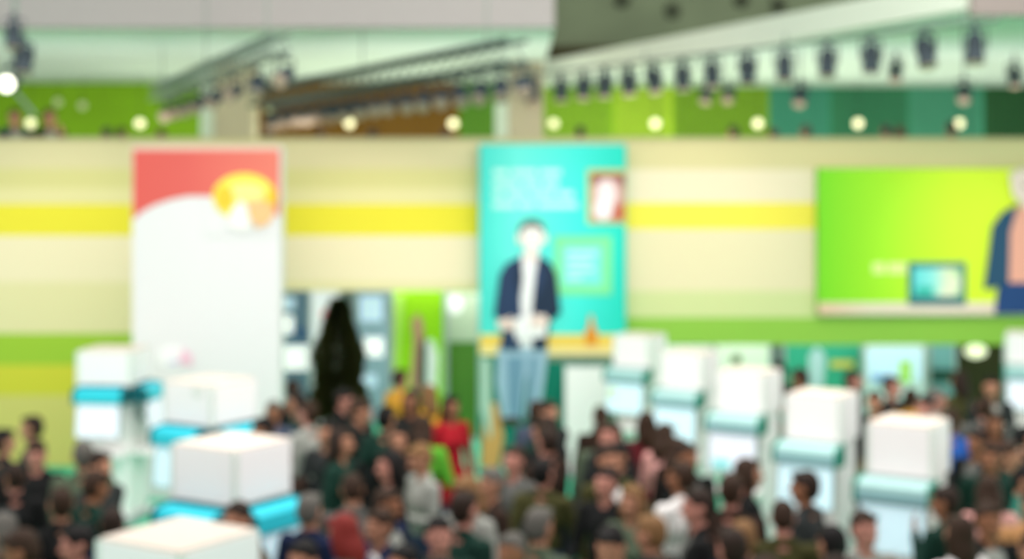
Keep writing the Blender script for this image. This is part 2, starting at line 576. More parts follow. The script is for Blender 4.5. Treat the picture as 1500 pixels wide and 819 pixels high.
# printed table, bottle, wooden trestle leg
printed('table_top', rect(703, 490, 912, 509), mat('table_yellow', (246, 212, 96)), poster, PY, 1, label='yellow wooden table top')
printed('table_edge', rect(703, 509, 912, 520), mat('table_cream', (248, 230, 160)), poster, PY, 1)
printed('table_shade', rect(800, 520, 912, 529), mat('table_grey', (120, 140, 120)), poster, PY, 1)
printed('bottle', [(858, 506), (874, 506), (875, 486), (870, 478), (868, 462), (863, 462), (862, 478), (857, 486)], mat('bottle_orange', (232, 150, 50)), poster, PY, 2,
        label='orange bottle on the table')
printed('table_leg', [(704, 684), (730, 684), (738, 640), (728, 590), (710, 590)], mat('leg_wood', (206, 158, 92)), poster, PY, 1, label='tan wooden table leg')
printed('table_leg', [(704, 600), (716, 640), (720, 640), (718, 525), (704, 525)], mat('leg_pale', (176, 208, 188)), poster, PY, 2)
# the man
navy = mat('print_navy', (44, 64, 96))
navy2 = mat('print_navy_dark', (34, 50, 72))
denim = mat('print_denim', (160, 192, 210))
denim2 = mat('print_denim_shade', (112, 152, 176))
skin = mat('print_skin', (250, 226, 214))
pale = mat('print_face', (255, 248, 242))
white = mat('print_white', (250, 250, 250))
hairp = mat('print_hair', (84, 92, 80))
man = printed('trousers', [(730, 505), (727, 560), (736, 612), (764, 616), (770, 560), (774, 545), (770, 612), (790, 612), (797, 560), (803, 505)][::-1], denim, poster, PY, 3)
man.name = 'printed_trousers'
printed('trouser_leg', [(742, 522), (744, 606), (762, 612), (768, 522)][::-1], denim2, poster, PY, 4, 0.003)
printed('trouser_leg', [(776, 522), (774, 606), (780, 610), (788, 522)][::-1], denim2, poster, PY, 4, 0.003)
printed('shoe', oval(748, 616, 16, 6), mat('print_shoe', (70, 60, 50)), poster, PY, 4, 0.004)
printed('shoe', oval(783, 614, 15, 6), mat('print_shoe'), poster, PY, 4, 0.004)
printed('shirt', [(764, 372), (790, 372), (796, 400), (800, 508), (744, 508), (752, 400)][::-1], white, poster, PY, 4)
printed('jacket', [(764, 374), (742, 386), (732, 402), (724, 462), (738, 470), (733, 512), (762, 512), (764, 462), (761, 420)][::-1], navy, poster, PY, 5)
printed('jacket', [(789, 374), (806, 384), (815, 402), (821, 458), (806, 470), (800, 512), (780, 512), (778, 462), (782, 420)], navy2, poster, PY, 5)
printed('lapel', [(764, 374), (752, 402), (762, 440), (766, 408)][::-1], navy2, poster, PY, 6, 0.004)
printed('lapel', [(789, 374), (800, 402), (786, 440), (783, 408)], navy, poster, PY, 6, 0.004)
printed('neck', [(770, 382), (786, 382), (787, 364), (769, 364)], skin, poster, PY, 5)
printed('ear', oval(761, 349, 4, 8), skin, poster, PY, 5, 0.004)
printed('ear', oval(797, 349, 4, 8), skin, poster, PY, 5, 0.004)
printed('hair', oval(779, 337, 19, 16), hairp, poster, PY, 5)
printed('face', [(764, 338), (766, 358), (773, 370), (779, 372), (786, 370), (793, 358), (795, 338), (788, 333), (770, 333)][::-1], pale, poster, PY, 6)
for x in (772, 787):
    printed('eye', oval(x, 347, 2.4, 1.4, 12), mat('print_eye', (110, 100, 96)), poster, PY, 7, 0.003)
    printed('eyebrow', rect(x - 4, 341, x + 4, 342.4), mat('print_eye'), poster, PY, 7, 0.003)
printed('nose', [(777, 356), (783, 356), (780, 347)], skin, poster, PY, 7, 0.003)
printed('mouth', oval(780, 362, 5, 1.6, 14), mat('print_lip', (220, 150, 140)), poster, PY, 7, 0.003)
printed('tablet', [(752, 466), (798, 460), (800, 492), (756, 498)][::-1], white, poster, PY, 7, label='white tablet held by the printed man')
for cx, cy, sgn in [(738, 474, 1), (794, 470, -1)]:
    printed('hand', oval(cx, cy, 10, 8), skin, poster, PY, 8, 0.004)
    for k in range(4):
        printed('finger', [(cx + sgn * 6, cy - 6 + k * 4), (cx + sgn * 17, cy - 5 + k * 4), (cx + sgn * 17, cy - 2.4 + k * 4), (cx + sgn * 6, cy - 2.8 + k * 4)], skin, poster, PY, 9, 0.003)
    printed('thumb', [(cx, cy - 6), (cx + sgn * 11, cy - 12), (cx + sgn * 13, cy - 9), (cx + sgn * 4, cy - 3)], skin, poster, PY, 9, 0.003)

# ------------------------------------------------ green poster with tablet
QY = 23.86
gp = empty('poster_board')
tag(gp, 'wide lime green poster with a tablet and a man in navy jacket', 'poster')
x_r = 1640
MB().box(P(1197, 0, QY).x, P(x_r, 0, QY).x, QY, WY - 0.005, P(0, 462, QY).z, P(0, 246, QY).z).build('board', mat('green_poster_edge', (120, 180, 60)), gp)
printed('green_print', rect(1198, 247, x_r - 1, 444), ramp_mat('green_print', 'X', [
    (5.1, (122, 218, 44)), (6.2, (172, 240, 50)), (7.4, (218, 248, 56)), (8.4, (232, 252, 62)), (10.2, (180, 235, 50))]), gp, QY, 0)
printed('desk', rect(1198, 443, x_r - 1, 461), ramp_mat('desk_print', 'X', [
    (5.1, (232, 196, 166)), (6.0, (238, 224, 200)), (7.2, (240, 222, 206)), (10, (236, 214, 190))]), gp, QY, 1, label='pinkish white desk strip')
for a, b in [(1278, 1296), (1300, 1328)]:
    printed('text_word', rect(a, 385, b, 401), mat('pale_lime_print', (236, 250, 160)), gp, QY, 1, 0.004)
printed('tablet', rect(1330, 384, 1414, 447), mat('tablet_frame_print', (60, 120, 126)), gp, QY, 2, label='dark teal framed tablet')
printed('tablet_screen', rect(1337, 392, 1407, 434), ramp_mat('tablet_screen_print', 'X', [
    (6.7, (96, 222, 226)), (7.05, (150, 236, 232)), (7.3, (236, 246, 206)), (7.55, (150, 214, 150))]), gp, QY, 3)
printed('screen_tile', [(1372, 434), (1398, 434), (1407, 412), (1396, 400)], mat('tile_pale', (240, 244, 214)), gp, QY, 4, 0.003)
printed('screen_tile', rect(1341, 420, 1366, 432), mat('tile_teal', (50, 190, 170)), gp, QY, 4, 0.003)
# the printed man, continuing beyond the picture's edge
printed('printed_trousers', [(1456, 460), (1580, 460), (1574, 410), (1462, 410)], mat('print_blue', (40, 74, 128)), gp, QY, 2)
printed('sweater', [(1474, 414), (1550, 414), (1548, 320), (1530, 300), (1496, 300), (1478, 320)], mat('print_salmon', (246, 176, 156)), gp, QY, 3)
printed('jacket', [(1440, 424), (1476, 416), (1478, 340), (1490, 298), (1466, 312), (1452, 332)], mat('print_jacket', (44, 82, 112)), gp, QY, 4)
printed('jacket', [(1548, 416), (1586, 424), (1574, 330), (1558, 310), (1532, 298), (1546, 340)], mat('print_jacket'), gp, QY, 4)
printed('neck', rect(1500, 290, 1526, 306), skin, gp, QY, 4)
printed('hair', oval(1513, 256, 36, 10), mat('print_grey_hair', (236, 222, 214)), gp, QY, 3, 0.004)
printed('face', [(1478, 262), (1482, 286), (1497, 302), (1513, 306), (1529, 302), (1544, 286), (1548, 262), (1530, 250), (1496, 250)][::-1],
        mat('print_pale_face', (250, 226, 216)), gp, QY, 5)
for x in (1499, 1527):
    printed('eye', oval(x, 272, 4, 2, 12), mat('print_eye'), gp, QY, 6, 0.003)
printed('nose', [(1508, 286), (1518, 286), (1513, 272)], skin, gp, QY, 6, 0.003)
printed('mouth', oval(1513, 294, 9, 2.4, 14), mat('print_lip'), gp, QY, 6, 0.003)

# ------------------------------------------------ red and white banner tower
RY = 21.4
bn = empty('banner_tower')
tag(bn, 'tall white banner tower with red top and yellow emblem', 'banner')
MB().box(P(194, 0, RY).x, P(411, 0, RY).x, RY, RY + 0.35, 0, P(0, 214, RY).z).build('body', mat('banner_white', (236, 236, 236), 0.7, grain=0.01), bn)
arc = [(195, 322), (206, 311), (226, 300), (250, 292), (276, 287), (300, 287), (330, 291), (365, 302), (410, 316)]
printed('red_print', arc + [(410, 220), (195, 220)], ramp_mat('red_print', 'X', [
    (-5.7, (228, 100, 92)), (-4.9, (226, 104, 96)), (-3.5, (234, 130, 112))]), bn, RY, 0)
printed('edge_strip', rect(195, 215, 410, 220), mat('banner_edge', (236, 196, 180)), bn, RY, 0)
printed('white_print', [(300, 287), (330, 291), (365, 302), (410, 316), (410, 345), (300, 345)][::-1], mat('banner_white'), bn, RY, 1, 0.004)
printed('emblem_disc', oval(358, 288, 46, 34), mat('emblem_yellow', (246, 238, 92)), bn, RY, 2, label='yellow round emblem')
printed('emblem_halo', oval(360, 282, 30, 14), mat('emblem_lime', (240, 244, 150)), bn, RY, 3, 0.004)
printed('emblem_spot', oval(330, 289, 13, 17), mat('emblem_amber', (244, 206, 62)), bn, RY, 4, 0.004, 'amber oval on the emblem')
printed('emblem_wing', [(334, 328), (340, 306), (352, 294), (362, 300), (366, 316), (368, 334), (350, 338)][::-1], mat('emblem_white', (253, 253, 244)), bn, RY, 4, 0.004)
printed('emblem_wing', [(360, 294), (400, 292), (404, 312), (394, 328), (376, 334), (368, 314)][::-1], mat('emblem_peach', (246, 198, 140)), bn, RY, 5, 0.004)
printed('emblem_wing', [(392, 276), (407, 282), (406, 300), (392, 298)][::-1], mat('emblem_amber'), bn, RY, 6, 0.004)
printed('logo_disc', oval(252, 522, 22, 16), mat('logo_white', (255, 255, 255), 0.5), bn, RY, 1, 0.004)
printed('logo_wedge', [(262, 531), (282, 536), (281, 520), (268, 510)], mat('logo_pink', (246, 200, 218)), bn, RY, 2, 0.004, 'pale pink wedge of the logo')
printed('logo_wedge', [(246, 534), (262, 532), (262, 528), (250, 529)], mat('logo_violet', (206, 200, 236)), bn, RY, 2, 0.004)

# ================================================================== KIOSKS
kw = mat('kiosk_white', (250, 248, 246), 0.55, grain=0.02)
ktop = mat('kiosk_top_tan', (226, 216, 202), 0.7)
kedge = mat('kiosk_edge', (222, 232, 222), 0.5)
kgrey = mat('kiosk_grey', (170, 180, 178), 0.5)
hood_c = mat('hood_cyan', (52, 208, 226), 0.45)
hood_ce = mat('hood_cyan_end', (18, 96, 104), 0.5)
hood_t = mat('hood_teal', (176, 218, 214), 0.45)
hood_t_shaded = mat('hood_teal_shaded', (140, 184, 190), 0.45)
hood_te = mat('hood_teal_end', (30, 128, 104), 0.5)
scr_b = mat('screen_pale_blue', (206, 234, 244), 0.3, emit=0.42)
scr_w = mat('screen_white', (232, 236, 248), 0.3, emit=0.3)
scr_c = mat('screen_cyan', (150, 232, 234), 0.3, emit=0.18)


def display(k, w, ang, cyan, screen, tile):
    """Hooded screen on one face of a kiosk; ang turns it onto that face."""
    R = Matrix.Rotation(ang, 4, 'Z')

    def put(name, mb, m, parent):
        o = mb.build(name, m, parent)
        o.matrix_local = R if parent is k else Matrix.Identity(4)
        return o
    f = -w / 2
    hw = 0.33
    put('hood_shadow_strip', MB().box(-hw + 0.02, hw - 0.02, f - 0.05, f + 0.03, 1.885, 1.925), hood_ce if cyan else kgrey, k)  # strip coloured to read as the shadow above the hood
    arm = put('display_arm', MB().box(-0.08, 0.08, f - 0.16, f, 1.40, 1.52), kgrey, k)
    hood = put('hood', MB().profile([(f - 0.005, 1.90), (f - 0.19, 1.872), (f - 0.225, 1.845), (f - 0.235, 1.70), (f - 0.005, 1.70)], -hw, hw),
               hood_c if cyan else hood_t, k)
    for s in (-1, 1):
        put('end_cap', MB().profile([(f - 0.002, 1.915), (f - 0.195, 1.886), (f - 0.236, 1.855), (f - 0.248, 1.688), (f - 0.002, 1.688)],
                                    s * hw, s * (hw + 0.04)), hood_ce if cyan else hood_te, hood)
    if not cyan:
        put('hood_front_shade', MB().box(-hw, hw, f - 0.243, f - 0.23, 1.70, 1.785), hood_t_shaded, hood)  # shade on the hood's front put into a duller colour
    sc = put('screen', MB().profile([(f - 0.20, 1.69), (f - 0.24, 1.22), (f - 0.20, 1.215), (f - 0.16, 1.68)], -hw + 0.01, hw - 0.01), kgrey, k)
    put('screen_glass', MB().profile([(f - 0.204, 1.67), (f - 0.243, 1.235), (f - 0.238, 1.235), (f - 0.199, 1.67)], -hw + 0.03, hw - 0.03), screen, sc)
    if tile:
        x0, x1, z0, z1, mm_ = tile
        yy = lambda z: f - 0.204 - (1.67 - z) / 0.435 * 0.039 - 0.004
        put('screen_tile', MB().add([(x0, yy(z0), z0), (x1, yy(z0), z0), (x1, yy(z1), z1), (x0, yy(z1), z1),
                                     (x0, yy(z0) + .003, z0), (x1, yy(z0) + .003, z0), (x1, yy(z1) + .003, z1), (x0, yy(z1) + .003, z1)],
                                    [(0, 1, 2, 3), (7, 6, 5, 4), (0, 4, 5, 1), (1, 5, 6, 2), (2, 6, 7, 3), (3, 7, 4, 0)]), mm_, sc)
    put('counter', MB().box(-hw, hw, f - 0.30, f, 0.96, 1.0), kw, k)


def kiosk(loc, rz, w, label, group, cyan, angs, screen=None, tile=None, height=2.4):
    k = empty('display_kiosk', (loc[0], loc[1], 0), rz)
    h = w / 2
    MB().box(-h + 0.03, h - 0.03, -h + 0.03, h - 0.03, 0.0, 1.90).build('column', kw, k)
    hd = MB().box(-h, h, -h, h, 1.90, height - 0.02).build('head_box', kw, k)
    MB().box(-h + 0.01, h - 0.01, -h + 0.01, h - 0.01, height - 0.02, height).build('top_panel', ktop, k)
    for sx, sy in ((-1, -1), (1, -1)):
        MB().box(sx * h - 0.022, sx * h + 0.022, sy * h - 0.004, sy * h + 0.03, 1.90, height - 0.02).build('corner_strip', kedge, hd)
    MB().box(-h - 0.04, h + 0.04, -h - 0.04, h + 0.04, 0.0, 0.10).build('plinth', kgrey, k)
    for a in angs:
        display(k, w, a, cyan, screen or scr_b, tile)
    tag(k, label, 'kiosk', group)
    KIOSKS.append((loc[0], loc[1], w))
    return k


KIOSKS = []
TL = math.radians(-32)
HP = math.pi / 2
GL, GR = 'white kiosks with cyan hoods', 'row of white kiosks with pale teal hoods'
kiosk((-2.09, 8.95), TL, 0.70, 'nearest white kiosk with tan top, cut off by the bottom edge', GL, True, [0, HP])
kiosk((-2.44, 12.4), TL, 0.72, 'large white kiosk with two cyan hoods in front of the banner', GL, True, [0, HP], scr_b)
kD = kiosk((-3.52, 16.6), TL, 0.74, 'white kiosk close before the banner, half hidden by the larger kiosk', GL, True, [0, HP], scr_b)
kiosk((-5.62, 20.1), math.radians(-6), 0.76, 'white kiosk with cyan hood beside the striped wall and banner', GL, True, [0, HP], scr_w)
# small ring mark on the banner-side kiosk's head
mk = mat('mark_green', (196, 216, 196))
ring = MB()
for i in range(20):
    a0, a1 = 2 * math.pi * i / 24 + 0.7, 2 * math.pi * (i + 1) / 24 + 0.7
    ring.add([(0.05 * math.cos(a0), -0.002, 0.05 * math.sin(a0)), (0.05 * math.cos(a1), -0.002, 0.05 * math.sin(a1)),
              (0.034 * math.cos(a1), -0.002, 0.034 * math.sin(a1)), (0.034 * math.cos(a0), -0.002, 0.034 * math.sin(a0))], [(0, 1, 2, 3)])
ring.add([(0.05, -0.002, -0.05), (0.066, -0.002, -0.05), (0.066, -0.002, 0.06), (0.05, -0.002, 0.06)], [(0, 1, 2, 3)])
r_o = ring.build('ring_mark', mk, kD)
r_o.location = (0.14, -0.375, 2.30)

rk = [(1332, 13.55, scr_b, None), (1205, 15.5, scr_b, None), (1098, 17.55, scr_w, (-0.25, -0.02, 1.25, 1.36, scr_c)),
      (1012, 19.7, scr_b, None), (938, 22.2, scr_b, (-0.28, -0.12, 1.45, 1.60, mat('tile_lime', (214, 236, 200), 0.3, emit=0.15)))]
for i, (x, Y, sc, tl) in enumerate(rk):
    kiosk((P(x, 0, Y).x, Y), math.radians(-33), 0.60,
          ['white kiosk with pale teal hood, nearest and largest of the slanting row',
           'white kiosk with pale teal hood, second nearest in the slanting row',
           'white kiosk in the middle of the slanting row, under the green stripe',
           'small white kiosk, second from the turquoise poster in the slanting row',
           'smallest white kiosk of the slanting row, close to the turquoise poster'][i], GR, False, [0], sc, tl)
kiosk((P(1506, 0, 22.6).x, 22.6), math.radians(-20), 0.64, 'white kiosk below the lime green poster, cut by the picture edge', GR, False, [0], scr_w)
# plain white info panel in front of the poster
ip = empty('info_panel', (P(860, 0, 23.25).x, 23.25, 0), math.radians(-4))
MB().box(-0.36, 0.36, -0.05, 0.05, 0.06, P(0, 537, 23.25).z).build('board', kw, ip)
MB().box(-0.38, 0.38, -0.06, 0.06, P(0, 537, 23.25).z, P(0, 537, 23.25).z + 0.03).build('top_rail', kgrey, ip)
MB().box(-0.40, 0.40, -0.25, 0.25, 0.0, 0.06).build('foot', kgrey, ip)
tag(ip, 'blank white upright panel in front of the turquoise poster', 'panel')
KIOSKS.append((ip.location.x, ip.location.y, 0.6))

# ================================================================== BEYOND THE OPENINGS
def stand(name, x0, y0, x1, y1, Y, m, label, cat, extra=()):
    """Free-standing exhibition board on a foot, showing between the given pixels."""
    a, b = P(x0, y0, Y), P(x1, y1, Y)
    o = empty(name, ((a.x + b.x) / 2, Y, 0))
    hw = (b.x - a.x) / 2
    MB().box(-hw, hw, -0.05, 0.05, 0.05, a.z).build('board', m, o)
    MB().box(-hw, hw, -0.1, 0.1, 0, 0.05).build('foot', kgrey, o)
    for s in (-1, 1):
        MB().box(s * hw - 0.025, s * hw + 0.025, -0.07, 0.07, 0.05, a.z + 0.02).build('post', kgrey, o)
    for q_, (nm, pts, mm_) in enumerate(extra):
        MB().prism([(P(u, v, Y).x - o.location.x, P(u, v, Y).z) for u, v in pts], -0.06 - 0.004 * q_, -0.05).build(nm, mm_, o)
    tag(o, label, cat)
    return o


lime = mat('lime_board', (164, 226, 30), 0.6)
stand('display_board', 574, 424, 652, 600, 26.2, lime, 'bright lime green board in the wide opening', 'board', [
    ('printed_figure', [(600, 580), (606, 500), (603, 470), (612, 458), (620, 470), (622, 520), (620, 580)], mat('figure_rose', (206, 150, 130))),
    ('printed_figure', [(620, 580), (624, 500), (634, 496), (642, 520), (640, 580)], white),
    ('printed_figure', [(612, 580), (614, 510), (622, 490), (625, 510), (624, 580)], mat('figure_dark', (60, 80, 70))),
    ('pale_band', [(576, 560), (582, 560), (592, 430), (578, 430)], mat('lime_pale', (198, 240, 110)))])
stand('display_board', 655, 420, 702, 600, 26.6, mat('olive_board', (84, 130, 50)), 'olive board with grey top beside the turquoise poster', 'board', [
    ('grey_print', rect(656, 428, 701, 500), mat('board_grey', (186, 200, 176))),
    ('pale_spot', oval(666, 446, 12, 14), white)])
sky = mat('pale_blue_screen', (196, 220, 240), 0.3, emit=0.35)
wht = mat('bright_screen', (250, 250, 255), 0.3, emit=0.5)
stand('display_board', 412, 420, 470, 600, 29.0, mat('blue_grey_board', (108, 136, 160)), 'blue grey board with white screens beside the banner', 'board', [
    ('screen', rect(416, 436, 432, 452), sky), ('screen', rect(414, 462, 430, 488), wht), ('screen', rect(414, 506, 456, 542), wht),
    ('print_strip', rect(432, 480, 466, 496), mat('blue_strip', (70, 104, 146)))])
stand('display_board', 455, 418, 498, 600, 28.4, mat('white_board', (240, 240, 248)), 'white board with a red mark behind the dark tree', 'board', [
    ('red_mark', [(470, 462), (482, 472), (486, 466), (476, 452)], mat('mark_red', (226, 120, 130)))])
stand('display_board', 520, 420, 572, 600, 28.8, mat('steel_blue_board', (150, 178, 196)), 'pale steel blue board beside the lime green board', 'board', [
    ('screen', rect(528, 434, 560, 470), sky), ('screen', rect(534, 494, 562, 522), wht), ('screen', rect(528, 548, 552, 566), sky)])
# small stands under the striped band
stand('display_board', 1148, 500, 1262, 600, 27.5, mat('jade_board', (60, 170, 140)), 'jade green board with a white figure under the striped band', 'board', [
    ('printed_figure', [(1184, 566), (1206, 566), (1208, 520), (1196, 506), (1184, 520)], mat('figure_pale_blue', (190, 214, 222))),
    ('yellow_strip', rect(1216, 528, 1250, 538), mat('strip_yellow', (230, 206, 90)))])
stand('display_board', 1264, 500, 1354, 600, 27.2, mat('pale_frame_board', (222, 234, 238)), 'pale blue screen board under the green poster', 'board', [
    ('screen', rect(1270, 512, 1348, 556), sky), ('lime_tile', rect(1316, 528, 1334, 560), mat('tile_lime2', (186, 232, 110))),
    ('blue_tile', rect(1276, 548, 1304, 560), mat('tile_blue', (140, 174, 226)))])
stand('display_board', 1360, 500, 1398, 600, 27.6, mat('slate_board', (120, 168, 172)), 'slate blue narrow board between pale screen and dark curtain', 'board', [
    ('dark_strip', rect(1361, 540, 1397, 560), mat('slate_dark', (40, 80, 70)))])
stand('display_board', 1398, 496, 1470, 600, 27.9, mat('dark_olive_board', (52, 52, 26)), 'dark olive board with one bright lamp patch under the green poster', 'board', [
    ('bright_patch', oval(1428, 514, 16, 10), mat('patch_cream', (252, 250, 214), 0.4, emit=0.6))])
stand('display_board', 1046, 500, 1128, 600, 27.0, mat('cream_board', (242, 244, 230)), 'cream white board behind the slanting kiosk row', 'board', [
    ('olive_mark', oval(1078, 526, 8, 8), mat('mark_olive', (120, 130, 90)))])
stand('display_board', 968, 506, 1044, 600, 27.3, mat('grey_white_board', (226, 232, 228)), 'grey white board behind the smaller kiosks', 'board', [
    ('grey_strip', rect(1036, 512, 1043, 590), kgrey)])


def tree(loc, h, label):
    t = empty('potted_tree', loc)
    MB().tube((0, 0, 0), (0, 0, 0.45), 0.20, 0.27, 18).build('pot', mat('pot_dark', (46, 50, 44)), t)
    MB().tube((0, 0, 0.43), (0, 0, 0.45), 0.24, 0.24, 18).build('soil', mat('soil', (50, 38, 26)), t)
    MB().tube((0, 0, 0.44), (0, 0, h * 0.92), 0.05, 0.015, 8).build('trunk', mat('bark', (60, 46, 30)), t)
    r = random.Random(3)
    f = MB()
    for i in range(9500):
        u = r.random() ** 1.25
        z = 0.6 + (h - 0.6) * u
        rad = (0.46 * (1 - u ** 3) * (0.88 + 0.12 * math.sin(14 * u)) + 0.05) * (0.08 + 0.92 * r.random() ** 0.6)
        a = r.uniform(0, 2 * math.pi)
        c = Vector((rad * math.cos(a), rad * math.sin(a), z))
        dd = Vector((math.cos(a), math.sin(a), r.uniform(-0.6, 0.5))).normalized()
        s = dd.orthogonal().normalized()
        s.rotate(Matrix.Rotation(r.uniform(0, 6.3), 3, dd))
        l = r.uniform(0.07, 0.13)
        f.add([c, c + dd * l * .5 + s * l * .28, c + dd * l, c + dd * l * .5 - s * l * .28], [(0, 1, 2, 3)])
    tag(f.build('foliage', mat('dark_foliage', (44, 46, 14), 0.8, grain=0.4, scale=5), t), kind='stuff')
    tag(t, label, 'tree')
    return t


tp = P(496, 0, 25.4)
tree((tp.x, 25.4, 0), P(0, 438, 25.4).z, 'dark olive pointed potted tree in the wide opening')

# ================================================================== PEOPLE
class Body:
    """A figure laid out as tapered limbs and rounded masses, fused into one continuous skin."""

    def __init__(self):
        self.caps, self.ells = [], []

    def cap(self, a, ra, b, rb, t):
        self.caps.append((Vector(a), ra, Vector(b), rb, t))

    def ell(self, c, r, t):
        self.ells.append((Vector(c), Vector(r), t))

    def hand(self, w, dr, nrm, side):
        dr, nrm = Vector(dr).normalized(), Vector(nrm)
        nrm = (nrm - dr * nrm.dot(dr)).normalized()
        s = dr.cross(nrm) * side
        w = Vector(w)
        for k in (-0.02, 0.0, 0.02):
            self.cap(w, 0.022, w + dr * 0.085 + s * k * 1.15, 0.017, 0)
        for k, (off, ln) in enumerate(((-0.034, 0.060), (-0.0115, 0.076), (0.0115, 0.080), (0.034, 0.070))):
            b0 = w + dr * 0.085 + s * off
            fan = (dr + s * off * 7).normalized()
            m = b0 + fan * ln * 0.55 + nrm * 0.008
            e = m + (fan * 0.8 + nrm * 0.6).normalized() * ln * 0.5
            self.cap(b0, 0.0095, m, 0.009, 0)
            self.cap(m, 0.009, e, 0.008, 0)
        t0 = w + dr * 0.03 + s * 0.024
        t1 = t0 + (dr * 0.55 + s * 0.8 + nrm * 0.2).normalized() * 0.04
        self.cap(t0, 0.013, t1, 0.011, 0)
        self.cap(t1, 0.011, t1 + (dr * 0.9 + s * 0.35 + nrm * 0.3).normalized() * 0.034, 0.009, 0)

    def arm(self, s, elbow, wrist, nrm, wide=0.185, sh=1.41, sleeve=True):
        sh_ = Vector((s * wide, 0.0, sh))
        el, wr = Vector((s * elbow[0], elbow[1], elbow[2])), Vector((s * wrist[0], wrist[1], wrist[2]))
        t = 1
        self.cap(sh_, 0.062, el, 0.048, t)
        self.cap(el, 0.048, el.lerp(wr, 0.92), 0.038, t if sleeve else 0)
        self.cap(el.lerp(wr, 0.85), 0.028, wr, 0.026, 0)
        self.hand(wr, wr - el, (nrm[0] * s, nrm[1], nrm[2]), s)

    def leg(self, s, knee, ankle, hip=0.09):
        h = Vector((s * hip, 0, 0.90))
        k, a = Vector((s * knee[0], knee[1], knee[2])), Vector((s * ankle[0], ankle[1], ankle[2]))
        self.cap(h, 0.092, k, 0.062, 3)
        self.cap(k, 0.062, a, 0.047, 3)
        self.cap(a + Vector((0, 0.03, -0.045)), 0.040, a + Vector((s * 0.012, -0.09, -0.05)), 0.040, 4)
        self.cap(a + Vector((s * 0.012, -0.09, -0.05)), 0.040, a + Vector((s * 0.015, -0.17, -0.06)), 0.032, 4)

    def trunk(self, wide=0.185, chest=0.172, hips=0.165, coat=False, bust=False):
        self.ell((0, 0.005, 0.95), (hips, 0.118, 0.14), 1 if coat else 3)
        self.ell((0, 0, 1.10), (0.150 if not bust else 0.138, 0.108, 0.17), 1)
        self.ell((0, 0.0, 1.29), (chest, 0.118, 0.17), 1)
        if bust:
            for s in (-1, 1):
                self.ell((s * 0.07, -0.075, 1.27), (0.068, 0.06, 0.07), 1)
        if coat:
            self.cap((-0.06, 0, 0.95), 0.118, (-0.075, 0, 0.70), 0.112, 1)
            self.cap((0.06, 0, 0.95), 0.118, (0.075, 0, 0.70), 0.112, 1)
            self.cap((0, 0, 0.95), 0.118, (0, 0, 0.70), 0.115, 1)
        self.cap((-wide + 0.02, 0.005, 1.405), 0.060, (wide - 0.02, 0.005, 1.405), 0.060, 1)
        self.cap((-0.07, 0.01, 1.445), 0.050, (0.07, 0.01, 1.445), 0.050, 1)
        self.cap((-0.02, 0.022, 1.475), 0.052, (0.02, 0.022, 1.475), 0.052, 1)
        self.cap((0, 0.015, 1.42), 0.060, (0, 0.0, 1.55), 0.054, 0)

    def head(self, pitch=0.0, yaw=0.0):
        c = Vector((0, 0, 1.54))
        M = Matrix.Translation(c) @ Euler((pitch, 0, yaw)).to_matrix().to_4x4() @ Matrix.Translation(-c)
        self.headM = M
        for cc, r in (((0, 0.012, 1.650), (0.078, 0.097, 0.100)), ((0, -0.022, 1.605), (0.066, 0.075, 0.088)), ((0, -0.045, 1.556), (0.042, 0.045, 0.040))):
            self.ell(M @ Vector(cc), r, 0)
        self.cap(M @ Vector((0, -0.082, 1.645)), 0.010, M @ Vector((0, -0.112, 1.606)), 0.014, 0)
        for s in (-1, 1):
            self.ell(M @ Vector((s * 0.078, 0.01, 1.622)), (0.012, 0.022, 0.034), 0)
            self.cap(M @ Vector((s * 0.016, -0.088, 1.662)), 0.009, M @ Vector((s * 0.045, -0.076, 1.660)), 0.008, 0)
        self.cap(M @ Vector((-0.018, -0.086, 1.573)), 0.009, M @ Vector((0.018, -0.086, 1.573)), 0.009, 0)

    def build(self, name, jacket):
        mb = MB()
        for a, ra, b, rb, t in self.caps:
            mb.ball(a, ra, 12, 8)
            mb.ball(b, rb, 12, 8)
            if (b - a).length > 1e-4:
                mb.tube(a, b, ra, rb, 12)
        for c, r, t in self.ells:
            mb.ball(c, r, 18, 12)
        tmp = link('tmp', mb.mesh('tmp'))
        rm = tmp.modifiers.new('skin', 'REMESH')
        rm.mode, rm.voxel_size = 'VOXEL', 0.0095
        sm = tmp.modifiers.new('smooth', 'SMOOTH')
        sm.factor, sm.iterations = 0.5, 3
        dg = bpy.context.evaluated_depsgraph_get()
        me = bpy.data.meshes.new_from_object(tmp.evaluated_get(dg))
        bpy.data.objects.remove(tmp)
        me.name = name
        nf = len(me.polygons)
        cen = np.zeros(nf * 3)
        me.polygons.foreach_get('center', cen)
        cen = cen.reshape(-1, 3)
        best, tg = np.full(nf, 1e9), np.zeros(nf, dtype=np.int32)
        for a, ra, b, rb, t in self.caps:
            a_, d_ = np.array(a), np.array(b - a)
            u = np.clip(((cen - a_) @ d_) / max(d_ @ d_, 1e-9), 0, 1)
            dist = np.linalg.norm(cen - a_ - u[:, None] * d_, axis=1) - (ra + (rb - ra) * u)
            mk_ = dist < best
            best[mk_], tg[mk_] = dist[mk_], t
        for c, r, t in self.ells:
            q = (cen - np.array(c)) / np.array(r)
            dist = (np.linalg.norm(q, axis=1) - 1) * min(r)
            mk_ = dist < best
            best[mk_], tg[mk_] = dist[mk_], t
        z = cen[:, 2]
        if jacket:
            v = (tg == 1) & (cen[:, 1] < -0.045) & (z > 1.02) & (z < 1.47) & (np.abs(cen[:, 0]) < 0.012 + 0.075 * (z - 1.02) / 0.42)
            tg[v] = 2
        inv = np.array(self.headM.inverted())
        h = cen @ inv[:3, :3].T + inv[:3, 3]
        for s in (-1, 1):
            e = (np.abs(h[:, 0] - s * 0.031) < 0.013) & (np.abs(h[:, 2] - 1.643) < 0.008) & (h[:, 1] < -0.05)
            tg[e & (tg == 0)] = 5
